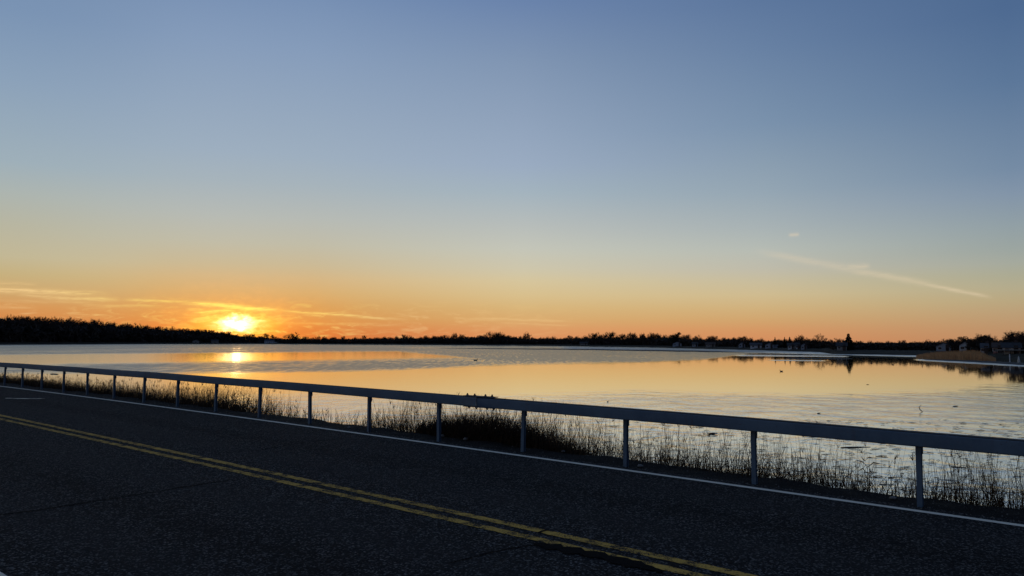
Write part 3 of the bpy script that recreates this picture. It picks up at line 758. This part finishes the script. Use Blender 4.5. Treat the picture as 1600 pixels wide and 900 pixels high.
stick(1280, 646, 7, "stick floating alone near the right end of the ripples", 0, .1, .1, rad=.03)
stick(1498, 730, 18, "stick floating among the reeds right of the rightmost post", 0, .0, .05, rad=.02)
stick(1398, 747, 18, "stick floating close to the rightmost post on its left", -.3, .1, .08, rad=.016)
stick(1356, 601, 4, "far tiny stick on the glassy water at right", 0, .1, .1, rad=.02)
stick(85, 585, 14, "dark log floating behind the left guardrail posts", 0, .03, .05, rad=.09)
stick(950, 628, 4, "tiny dark stick afloat just above the rail at the middle", 0, .4, .1, rad=.03)
fl = MB(); r = random.Random(21)
for _ in range(900):
    px, py = r.uniform(940, 1640), r.uniform(655, 775)
    p = on_plane(px, py, WZ + .004); L = r.uniform(.08, .42); a = r.gauss(0, .35); dv = Vector((math.cos(a), math.sin(a), 0))
    up = Vector((0, 0, r.uniform(.0, .03)))
    fl.tube([p - dv * L / 2, p + up, p + dv * L / 2], [.004, .008, .003], 3)
tag(fl.build("floating_straw", M_DARKREED), "scattered dark straw and reed bits floating near the bank", "straw", kind="stuff")

# ------------------------------------------------------------------ waterbirds and marker posts
M_FEATH = plain("dark_feathers", (.03, .027, .025), .8, .3, 20)
M_PALEF = plain("pale_feathers", (.35, .34, .32), .8, .2, 20)
M_BILL = plain("bill", (.12, .08, .03), .5, .2, 20)
def bird(px, py, L, rz, label, heron=False):
    p = on_plane(px, py, WZ)
    root = tag(empty("waterbird", p, rz), label, "bird")
    m_ = MB(); m_.lathe([(.03, -.5), (.12, -.42), (.22, -.2), (.24, 0), (.20, .22), (.10, .38), (.02, .5)], 10)
    if heron:
        m_.v = [Vector((v.z * .5 + v.x * .1, v.y * .45, .58 + v.x * .5 - v.z * -.35)) * L for v in m_.v]
    else:
        m_.v = [Vector((v.z, v.y * .9, .10 + v.x * .75 + max(0, -v.z - .25) * .35)) * L for v in m_.v]
    m_.build("body", M_FEATH, root, True)
    nk = MB()
    if heron: nk.tube([Vector((.2, 0, .74)) * L, Vector((.33, 0, .86)) * L, Vector((.24, 0, 1.0)) * L, Vector((.32, 0, 1.12)) * L, Vector((.42, 0, 1.13)) * L], [.06 * L, .045 * L, .04 * L, .055 * L, .03 * L], 6, True)
    else: nk.tube([Vector((.34, 0, .18)) * L, Vector((.44, 0, .34)) * L, Vector((.46, 0, .46)) * L, Vector((.58, 0, .47)) * L], [.10 * L, .065 * L, .085 * L, .05 * L], 7, True)
    nk.build("neck_and_head", M_FEATH, root, True)
    bl = MB()
    if heron: bl.tube([Vector((.42, 0, 1.13)) * L, Vector((.62, 0, 1.10)) * L], [.025 * L, .006 * L], 5, True)
    else: bl.tube([Vector((.58, 0, .46)) * L, Vector((.70, 0, .43)) * L], [.035 * L, .02 * L], 5, True)
    bl.build("bill", M_BILL, root)
    if heron:
        for s_ in (-.05, .05):
            lg = MB(); lg.tube([Vector((0, s_, .55)) * L, Vector((-.03, s_, .28)) * L, Vector((0, s_, -.1)) * L], [.025 * L, .014 * L, .012 * L], 5); lg.build("leg", M_BILL, root)
    else:
        tl = MB(); tl.tube([Vector((-.42, 0, .2)) * L, Vector((-.60, 0, .27)) * L], [.08 * L, .02 * L], 5, True); tl.build("tail", M_FEATH, root)
bird(1221, 580.5, .40, 2.4, "lone dark waterbird mirrored on the glassy water right of middle")
bird(743, 563.5, .75, .1, "dark waterbird floating on the ruffled water at the middle")
bird(1441, 569, .62, 1.2, "slim standing wading bird in the shallows left of the brown reeds", True)
bird(1395, 570, .4, .4, "tiny dark bird swimming nearest the standing wading bird")
bird(1361, 567.5, .4, 2.0, "tiny dark bird swimming below the marsh strip, leftmost of two")
def marker(px, py, hgt, rad, label, col, cone=False):
    p = on_plane(px, py, WZ); root = tag(empty("marker_post", p), label, "post")
    m_ = MB()
    if cone: m_.lathe([(rad * 1.6, -.3), (rad * 1.5, hgt * .3), (rad * .6, hgt * .9), (rad * .3, hgt * .92)], 8)
    else: m_.lathe([(rad, -.4), (rad, .0), (rad * .92, hgt * .97)], 8)
    m = plain("marker_paint_%d" % px, col, .7, .2, 4)
    m_.build("shaft", m, root, True)
    k = MB(); k.lathe([(rad * 1.1, hgt * .97), (rad * 1.1, hgt), (rad * .3, hgt + rad)], 8) if not cone else k.lathe([(rad * .35, hgt * .92), (rad * .4, hgt * .97), (rad * .1, hgt)], 8)
    k.build("cap", M_BOLT if not cone else m, root, True)
marker(1578, 566, 1.6, .10, "pale upright post standing at the muddy edge on the right", (.45, .43, .40))
marker(1592, 566, 1.2, .15, "pale tapering marker standing right of the upright post", (.40, .37, .32), True)

# ------------------------------------------------------------------ marsh, reed bed
def grass_mass(name, outline, count, hmin, hmax, wid, mat, label, cat, z0=WZ + .15, zf=None):
    m_ = MB(); rr_ = random.Random(len(name) + count)
    for _ in range(count):
        px = rr_.uniform(outline[0][0], outline[-1][0])
        a, b = [x for x in outline if x[0] <= px][-1], [x for x in outline if x[0] >= px][0]
        k = 0 if a is b else (px - a[0]) / (b[0] - a[0])
        yt, yb, hs = (a[i] + (b[i] - a[i]) * k for i in (1, 2, 3))
        u = rr_.random()
        p = on_plane(px, 1 / ((1 - u) / (yt - YH) + u / (yb - YH)) + YH, WZ); p.z = z0 - .2
        h = rr_.uniform(hmin, hmax) * hs + .2; an = rr_.uniform(0, 6.28); w = Vector((math.cos(an), math.sin(an), 0)) * wid * rr_.uniform(.5, 1.2)
        ln = Vector((rr_.gauss(0, .16), rr_.gauss(0, .16), 1)) * h
        b0 = len(m_.v); m_.v += [p - w, p + w, p + ln * .6 + w * .7, p + ln * .6 - w * .7, p + ln]; m_.f += [(b0, b0 + 1, b0 + 2, b0 + 3), (b0 + 3, b0 + 2, b0 + 4)]
    return tag(m_.build(name, mat), label, cat, kind="stuff")
grass_mass("brown_reed_bed", [(1432, 557, 560.5, .25), (1452, 556, 561.5, .6), (1475, 555.5, 562.5, .8), (1500, 555, 563.5, .95), (1522, 555.5, 564.2, 1.1), (1533, 556, 565, .9), (1546, 557, 566, .4), (1556, 559, 567, .1)], 9000, 1.0, 1.75, .045, M_PHRAG, "warm brown reed bed on the point at the right", "reeds")
grass_mass("marsh_strip", [(1292, 550, 551, .4), (1310, 548.5, 551.6, .8), (1370, 548.5, 552.2, .9), (1440, 548.8, 553, .9), (1480, 549, 554, 1), (1560, 550, 557, .9), (1750, 555, 564, 1)], 9000, .7, 1.4, .07, M_MARSH, "low olive-brown marsh grass in front of the far right trees", "marsh grass")
grass_mass("shore_sedge", [(-300, 537.4, 538.2, .6), (0, 537.0, 537.8, .6), (400, 536.6, 537.6, .6), (600, 537.8, 538.9, .6), (800, 538.8, 540.0, .6), (1000, 540.4, 542.1, .8), (1100, 542.5, 544.7, .9), (1290, 546, 549, .9)], 9000, .7, 1.5, .16, M_MARSH, "dark sedge fringe along the far waterline", "sedge")

# ------------------------------------------------------------------ trees of the far shore
def bare_tree(seed, spread=.45, trunk_h=.3, up=.75, droop=0.0, dense=1.0, twig_mat=None):
    """unit-height leafless tree: trunk mesh with main limbs, crown mesh of branches and twigs"""
    r = random.Random(seed); tk, cr = MB(), MB()
    top = Vector((r.gauss(0, .02), r.gauss(0, .02), trunk_h))
    tk.tube([Vector((0, 0, -.06)), Vector((r.gauss(0, .008), r.gauss(0, .008), trunk_h * .5)), top], [.026, .021, .017], 6)
    def dirv(base, ang):
        a = r.uniform(0, 6.283); q = base.orthogonal().normalized(); w = base.cross(q)
        return (base * math.cos(ang) + (q * math.cos(a) + w * math.sin(a)) * math.sin(ang)).normalized()
    def inside(p):
        return ((p.x ** 2 + p.y ** 2) / (spread ** 2) + ((p.z - (.5 + trunk_h * .5)) / (.52 - trunk_h * .42)) ** 2) < 1.1
    def grow(p, d, l, rad, lev):
        mid = p + d * l * .5 + Vector((r.gauss(0, .05), r.gauss(0, .05), r.gauss(0, .03))) * l
        e = p + d * l + Vector((0, 0, (.10 - droop) * l))
        (tk if lev == 0 else cr).tube([p, mid, e], [rad, rad * .8, rad * .55] if lev < 3 else [rad, rad * .8, rad * .3], 4 if lev == 0 else 3)
        if lev >= 4: return
        nb = [4, 4, 4, 3][lev]
        for k in range(nb):
            f = r.uniform(.35, 1.0) if k else 1.0
            q = p.lerp(mid, f * 2) if f < .5 else mid.lerp(e, f * 2 - 1)
            nd = dirv((e - p).normalized(), r.uniform(.25, .8)); nd.z += .12 - droop * .6; nd.normalize()
            nl = l * r.uniform(.5, .78)
            if lev >= 1 and not inside(q + nd * nl * .6): nl *= .55
            if r.random() < dense: grow(q, nd, nl, max(.0046, rad * .55), lev + 1)
    nl0 = r.choice((5, 6))
    for k in range(nl0):
        an = 6.283 * (k + r.uniform(-.3, .3)) / nl0; t_ = r.uniform(.35, 1.0) * up
        dv = Vector((math.cos(an) * (1.15 - up) * 1.3, math.sin(an) * (1.15 - up) * 1.3, up)).normalized()
        grow(Vector((0, 0, trunk_h * r.uniform(.7, 1.0))), dv, r.uniform(.26, .34) * (1.15 if k == 0 else 1), .011, 0)
    grow(top, Vector((r.gauss(0, .08), r.gauss(0, .08), 1)).normalized(), .30, .013, 0)
    zmax = max(v.z for v in cr.v)
    for m_ in (tk, cr): m_.v = [Vector((v.x, v.y, v.z / zmax if v.z > 0 else v.z)) for v in m_.v]
    return tk.data("trunk", M_BARK), cr.data("crown", twig_mat or M_TWIG)
def conifer(seed, wid=.2, skirt=.08):
    r = random.Random(seed); tk, cr = MB(), MB()
    tk.tube([Vector((0, 0, -.05)), Vector((0, 0, .5)), Vector((0, 0, .98))], [.03, .02, .004], 6)
    for _ in range(900):
        z = skirt + (1 - skirt) * (1 - math.sqrt(r.random())) * 1.0 if r.random() < .7 else r.uniform(skirt, .98)
        rad = wid * (1 - z) ** .75 * (1.0 + .25 * math.sin(z * 34 + seed)) + .012
        a = r.uniform(0, 6.283); q = rad * r.uniform(.45, 1.0); dv = Vector((math.cos(a), math.sin(a), 0))
        p = dv * q * .5 + Vector((0, 0, z)); e = dv * q + Vector((0, 0, z - q * r.uniform(.1, .35) + .02))
        w = Vector((-dv.y, dv.x, r.uniform(-.4, .4))) * r.uniform(.012, .03)
        cr.tri(p - w, p + w, e); cr.tri(p + Vector((0, 0, .03)), p - Vector((0, 0, .03)), e)
    return tk.data("trunk", M_BARK), cr.data("crown", M_NEEDLE)
def dense_tree(seed, spread=.5):
    """round evergreen: short trunk, leafy clumps"""
    r = random.Random(seed); tk, cr = MB(), MB()
    tk.tube([Vector((0, 0, -.05)), Vector((.02, 0, .3)), Vector((0, .02, .6))], [.03, .025, .012], 6)
    cl = [(Vector((r.gauss(0, spread * .42), r.gauss(0, spread * .42), r.uniform(.3, .86))), r.uniform(.09, .17)) for _ in range(16)]
    for c, s_ in cl:
        for _ in range(90):
            d = Vector((r.gauss(0, 1), r.gauss(0, 1), r.gauss(0, .8))).normalized() * s_ * r.uniform(.5, 1.1)
            a = Vector((r.uniform(-1, 1), r.uniform(-1, 1), r.uniform(-1, 1))).normalized() * .035; b = Vector((r.uniform(-1, 1), r.uniform(-1, 1), r.uniform(-1, 1))).normalized() * .03
            cr.tri(c + d - a, c + d + a, c + d + b)
    zmax = max(v.z for v in cr.v)
    cr.v = [Vector((v.x, v.y, v.z / zmax)) for v in cr.v]
    return tk.data("trunk", M_BARK), cr.data("crown", M_NEEDLE)
BARE = [bare_tree(s, sp, th, up, dr, 1.0, tm) for s, sp, th, up, dr, tm in ((1, .42, .28, .8, 0, M_TWIG), (2, .5, .25, .7, 0, M_TWIG2), (3, .36, .32, .85, 0, M_TWIG), (4, .55, .3, .62, .02, M_TWIG), (5, .45, .22, .75, 0, M_TWIG2), (6, .40, .35, .8, 0, M_TWIG))]
UMB = bare_tree(31, .55, .42, .6, .06, .9, M_TWIG)
CONE = [conifer(7, .17), conifer(8, .24, .03)]
DENSE = [dense_tree(9, .5), dense_tree(10, .62)]
def plant_tree(pair, name, px, back, ytop, label, group=None, rz=0.0, wide=1.0, cat="tree"):
    d = shore_d(px) + back; z = land_z(px, back) - .1
    yh = YH + ROLL * (px - 800)
    ztop = H + (yh - ytop) / F * d
    h = max(2.2, ztop - z)
    root = empty(name, at_range(px, d, z), rz, (h * wide, h * wide, h))
    tag(root, label, cat, group)
    use(pair[0], "trunk", root); use(pair[1], "crown", root)
    return root
TOPS = [(-500, 494), (0, 496.5), (50, 497.5), (100, 498.5), (150, 502), (200, 505.5), (250, 509.5), (300, 512), (330, 513), (350, 516), (366, 520.5), (385, 522), (410, 522.5), (430, 525), (470, 526), (520, 525.5), (600, 525), (660, 523.5), (700, 523), (760, 521.5), (800, 522), (860, 525), (900, 524.5), (930, 522.5), (990, 522), (1030, 521.5), (1070, 522), (1085, 525), (1130, 526), (1180, 528.5), (1195, 530), (1215, 529), (1260, 527.5), (1300, 530), (1345, 533), (1400, 532), (1460, 531.5), (1500, 529), (1520, 530), (1540, 525.5), (1556, 530.5), (1575, 526), (1600, 522), (1800, 515), (2000, 505)]
SEG = [(110, "bare tree in the dark wood on the highest left part of the hill", "trees on the left hill's highest part"),
       (240, "bare tree in the dark wood on the middle of the left hill", "trees on the middle of the left hill"),
       (366, "bare tree in the dark wood on the slope running down to the sun", "trees on the slope down to the sun"),
       (500, "low bare tree in the far belt right under and beside the sun", "low trees beside the sun"),
       (700, "low bare tree in the far belt between the sun and the mud bar's left end", "low trees left of the mud bar"),
       (900, "bare tree in the far belt behind the left half of the long mud bar", "trees behind the mud bar's left half"),
       (1095, "bare tree in the far belt behind the right half of the long mud bar", "trees behind the mud bar's right half"),
       (1240, "bare tree behind the far row of small pale houses", "trees behind the far house row"),
       (1345, "bare tree between the far house row and the tall dark conifer", "trees just left of the conifer"),
       (1450, "bare tree in the smooth dark belt behind the low marsh strip", "trees behind the marsh strip"),
       (1560, "bare tree around the pale houses behind the brown reed bed", "trees behind the brown reed bed"),
       (9999, "bare tree around the long white house at the right edge", "trees around the long white house")]
r = random.Random(77)
ntree = 0
def seg_of(px):
    for lim, l, g_ in SEG:
        if px < lim: return l, g_
px = -130.0
while px < 1735:
    l, g_ = seg_of(px)
    wood = px < 350
    rowsb = ((100, 0), (55, 5)) if wood else ((r.uniform(35, 60), 0),)
    for back, dn in rowsb:
        x_ = px + r.uniform(-4, 4); low = dn + (abs(r.gauss(0, 1.5)) + 2.2 * nz(x_, 3, .035) if wood else r.gauss(.6, 1.9))
        l2, g2 = (l.replace('bare tree in', 'low front tree of'), g_ + ', front edge') if dn else (l, g_)
        plant_tree(r.choice(BARE), "bare_tree", x_, back + r.uniform(-12, 12), interp(TOPS, x_) + low, l2, g2, r.uniform(0, 6.28), r.uniform(.8, 1.25) if not wood else r.uniform(.7, 1.1))
        ntree += 1
    px += r.uniform(7.5, 11.0) if wood else r.uniform(6.0, 9.5)
# trees that stand out
plant_tree(BARE[3], "bare_tree", 456, 20, 518.8, "broad rounded bare tree standing alone right of the setting sun", None, 1.0, 1.35)
for x_, y_, w_, l in ((712, 518.5, .9, "small round-topped bare tree, leftmost of those rising above the middle shore"), (766, 516.8, 1.1, "tallest bare tree above the far shore left of the picture's middle"), (776, 517.2, .9, "bare tree crowding the right side of the tallest middle tree"), (823, 517.6, .8, "slim bare tree rising alone just right of the picture's middle"), (931, 518, .7, "slim bare tree left of the pair above the mud bar"), (955, 516.8, 1.0, "round bare tree above the mud bar, left of a pair"), (985, 517.6, .9, "bare tree with flat top above the mud bar, right of a pair"), (1005, 519, .9, "bare tree close beside the round dark evergreen on its left"), (1022, 518.5, .9, "feathery bare tree between the pair and the round evergreen"), (1090, 522.5, 1.0, "bare tree in the gap right of the round evergreen"), (1113, 523.5, 1.2, "wide low bare tree left of the small pale house row"), (1250, 523.2, 1.1, "dark bushy bare tree left of the umbrella-shaped tree"), (1300, 528, 1.4, "wide low bare tree between the umbrella-shaped tree and the conifer"), (1528, 522.5, 1.2, "reddish bare tree above the pale houses at right"), (1548, 523.0, 1.0, "bare tree next to the reddish one above the right houses"), (1588, 518.5, 1.25, "big arching bare tree at the right edge of the picture"), (1606, 517, 1.2, "bare tree cut by the picture's right edge"), (1158, 524.6, 1.0, "dark bare tree above the pale house row"), (1172, 527, 1.1, "thin twiggy bare tree at the right of the house row's dark tree")):
    plant_tree(r.choice(BARE[:5]), "bare_tree", x_, r.uniform(15, 35), y_, l, None, r.uniform(0, 6), w_)
plant_tree(UMB, "umbrella_tree", 1282, 20, 521.6, "umbrella-shaped bare tree on a tall thin trunk, left of the conifer", None, .3, 1.0)
for i_, (x_, y_, pr, w_, l) in enumerate(((1326, 522.2, CONE[1], 1.9, "tall dark conifer standing clear on the far right shore"), (1211, 527.0, CONE[0], 1.2, "pointed small conifer, leftmost of three spires in the far belt"), (1226, 527.0, CONE[0], 1.2, "pointed small conifer, middle one of three far spires"), (1234, 526.6, CONE[0], 1.3, "pointed small conifer, rightmost of three far spires"))):
    plant_tree(pr, "conifer", x_, 22, y_, l, None, i_, w_)
for x_, y_, pr, w_, l in ((1056, 518.8, DENSE[0], 1.3, "round dark evergreen tree, tallest right of the mud bar's middle"), (1505, 526.4, DENSE[1], 1.5, "wide dark evergreen behind the pale two-storey house"), (1543, 524.5, DENSE[0], 1.1, "dark evergreen right of the reddish bare tree"), (1262, 529, DENSE[1], 1.2, "dark rounded evergreen beside the small gabled house"), (1556, 531, DENSE[1], 1.4, "low dark evergreen left of the long white house")):
    plant_tree(pr, "evergreen_tree", x_, 30, y_, l, None, x_, w_)
# brushwood that fills the belt below the crowns
m_ = MB(); r = random.Random(3)
for i_ in range(110000):
    px = r.uniform(-320, 1900); back = r.uniform(26, 125 if px < 420 else 62)
    d = shore_d(px) + back; z = land_z(px, back); yh = YH + ROLL * (px - 800)
    ht = H + (yh - interp(TOPS, px)) / F * d - z
    k = 1 + .30 * nz(px, back, .06); deep = i_ % 3 != 0; zz = z + ht * ((r.random() * .54) if deep else r.uniform(.35, .74 if px < 350 else .64)) * k
    p = at_range(px, d, zz); s_ = (ht * r.uniform(.08, .16) + .3) if deep else ht * r.uniform(.025, .06)
    a = Vector((r.gauss(0, 1), r.gauss(0, 1), r.gauss(.4, 1))).normalized() * s_ * (1.6 if deep else 1.0); b = Vector((r.gauss(0, 1), r.gauss(0, 1), r.gauss(0, 1))).normalized() * s_ * .7
    m_.tri(p - a, p + a, p + b)
tag(m_.build("far_brushwood", M_BRUSH), "dark tangled brushwood filling the far tree belt", "brushwood", kind="stuff")

# ------------------------------------------------------------------ houses on the far shore
M_GLASS = plain("window_glass", (.02, .025, .03), .15, .2, 2, .6)
M_ROOF = [plain("roof_%d" % i, c_, .9, .25, 1.5) for i, c_ in enumerate(((.035, .035, .037), (.06, .042, .035), (.06, .06, .065)))]
M_WALL = [plain("siding_%d" % i, c_, .8, .1, 1.0) for i, c_ in enumerate(((.50, .51, .51), (.27, .30, .34), (.34, .16, .13), (.20, .185, .16)))]
M_TRIM = plain("white_trim", (.7, .7, .68), .7, .1, 1.0)
def house(px, ybase, wpx, hpx, label, wall=0, roof=0, gable_front=False, back=None, wing=False, deck=False, rz=0.0):
    yh = YH + ROLL * (px - 800)
    d = shore_d(px) + (back if back is not None else 12)
    zb = land_z(px, back if back is not None else 12) - .1
    w = wpx / F * d; top = H + (yh - (ybase - hpx)) / F * d; hgt = max(2.6, top - zb)
    dep = max(5.0, w * .7); hw_ = hgt * .62; p = at_range(px, d, zb)
    root = tag(empty("house", p, math.atan2(p.y, p.x) - R(90) + rz), label, "house")
    x = w / 2
    b_ = MB(); b_.box(-x, x, 0, dep, -.6, hw_)
    if gable_front: b_.v += [Vector(v) for v in ((-x, 0, hw_), (x, 0, hw_), (0, 0, hgt * .97), (-x, dep, hw_), (x, dep, hw_), (0, dep, hgt * .97))]; b_.f += [(8, 9, 10), (13, 12, 11)]
    else: b_.v += [Vector(v) for v in ((-x, 0, hw_), (-x, dep, hw_), (-x, dep / 2, hgt * .97), (x, 0, hw_), (x, dep, hw_), (x, dep / 2, hgt * .97))]; b_.f += [(9, 8, 10), (11, 12, 13)]
    b_.build("wall", M_WALL[wall], root)
    rf = MB(); e, th_ = .35, .14
    if gable_front: prof_ = [(-x - e, hw_ - e * .6), (0, hgt), (x + e, hw_ - e * .6)]; mk = lambda u, v, z_: Vector((u, v, z_)); lo, hi = -e, dep + e
    else: prof_ = [(-e, hw_ - e * .6), (dep / 2, hgt), (dep + e, hw_ - e * .6)]; mk = lambda u, v, z_: Vector((v, u, z_)); lo, hi = -x - e, x + e
    rf.quadstrip([[mk(u, lo, z_), mk(u, hi, z_)] for u, z_ in prof_]); rf.quadstrip([[mk(u, lo, z_ + th_), mk(u, hi, z_ + th_)] for u, z_ in prof_])
    for q in (lo, hi): rf.quadstrip([[mk(u, q, z_), mk(u, q, z_ + th_)] for u, z_ in prof_])
    for u, z_ in (prof_[0], prof_[2]): rf.quadstrip([[mk(u, lo, z_), mk(u, lo, z_ + th_)], [mk(u, hi, z_), mk(u, hi, z_ + th_)]])
    ro = rf.build("roof", M_ROOF[roof], root)
    c_ = MB(); c_.box(x * .35, x * .35 + .7, dep * .5, dep * .5 + .6, hw_, hgt + .7); c_.build("chimney", M_ROOF[1], ro)
    nwin = max(2, int(w / 2.4)); storeys = 2 if hw_ > 4.3 else 1
    for s_ in range(storeys):
        for k in range(nwin):
            wx = -x + w * (k + .5) / nwin
            if s_ == 0 and k == nwin // 2:
                dm = MB(); dm.box(wx - .45, wx + .45, -.06, .02, .05, 2.05); dd = dm.build("door", M_ROOF[1], root)
                hm = MB(); hm.box(wx + .28, wx + .36, -.12, -.062, .95, 1.05); hm.build("handle", M_BOLT, dd); continue
            z0 = s_ * hw_ / storeys + hw_ / storeys * .38
            fm = MB(); fm.box(wx - .55, wx + .55, -.05, .02, z0 - .08, z0 + hw_ / storeys * .42 + .08); ff = fm.build("window", M_TRIM, root)
            gm = MB(); gm.box(wx - .46, wx + .46, -.07, -.052, z0, z0 + hw_ / storeys * .42); gm.build("pane", M_GLASS, ff)
    if wing:
        wm = MB(); wm.box(x + .003, x + w * .45, dep * .15, dep * .85, -.6, hw_ * .72); wm.build("wing", M_WALL[wall], root)
        wr = MB(); wr.quadstrip([[Vector((x + .01, u, z_)), Vector((x + w * .45 + .3, u, z_))] for u, z_ in ((dep * .1, hw_ * .70), (dep * .5, hw_ * 1.05), (dep * .9, hw_ * .70))]); wr.build("wing_roof", M_ROOF[roof], root)
    if deck:
        dk = MB(); dk.box(-x - 1.5, x + 1.0, -2.6, -.08, hw_ * .52, hw_ * .52 + .22); do = dk.build("deck", M_WALL[3], root)
        for k in range(5):
            q = MB(); xx = -x - 1.3 + (w + 2.1) * k / 4; q.box(xx - .09, xx + .09, -2.5, -2.3, -.4, hw_ * .52 - .003); q.build("deck_post", M_ROOF[1], do)
house(1474, 546, 18, 9.5, "pale blue-grey gabled house behind the marsh, left of the brown reeds", 1, 2, True, 24, True)
house(1508, 544, 14, 10.5, "white two-storey house behind the brown reed bed", 0, 0, True, 26)
house(1580, 546, 20, 8.5, "long white house with a raised deck at the far right", 0, 0, False, 14, False, True)
house(1558, 547, 10, 6, "small reddish house left of the long white one", 2, 1, False, 14)
house(1538, 549, 7, 4.5, "tiny pale shed between the reed bed and reddish house", 0, 2, False, 10)
house(1256, 545, 8, 6.0, "small grey gabled house between the spires and umbrella-shaped tree", 1, 2, True, 8)
house(1246, 545.5, 5, 5.0, "tiny pale house touching the small grey gabled one", 0, 0, False, 10)
house(1315, 546, 13, 5, "dim low house at the foot of the tall conifer", 3, 0, False, 12)
house(1159, 543, 9, 6.5, "pale gabled house, leftmost of the far row", 1, 2, True, 12)
house(1181, 543.5, 16, 5.0, "long low pale house in the middle of the far row", 0, 2, False, 8)
house(1202, 543.5, 12, 7.5, "grey-blue two-level house right in the far row", 1, 2, True, 10, True)
house(1236, 545.5, 9, 4.2, "low pale house below the rightmost spire", 0, 0, False, 8)
house(1110, 541.5, 14, 4.0, "long dim brownish house left of the far row", 3, 1, False, 10)
house(1058, 539.5, 13, 5.5, "grey house below the round dark evergreen", 1, 2, True, 12)
house(1086, 540, 8, 4.5, "small grey house in the gap right of the round evergreen", 1, 0, False, 12)
house(912, 539.5, 12, 3.6, "faint low house left of the tree pair above the mud bar", 3, 0, False, 14)
house(421, 536, 14, 5.0, "faint pale house on the shore just right of the sun", 0, 2, False, 14, True)
house(336, 536, 10, 5.0, "faint house among the trees just left of the sun", 3, 0, False, 12)
house(306, 536, 9, 5.0, "faint house at the foot of the wooded hill's right slope", 3, 0, True, 12)
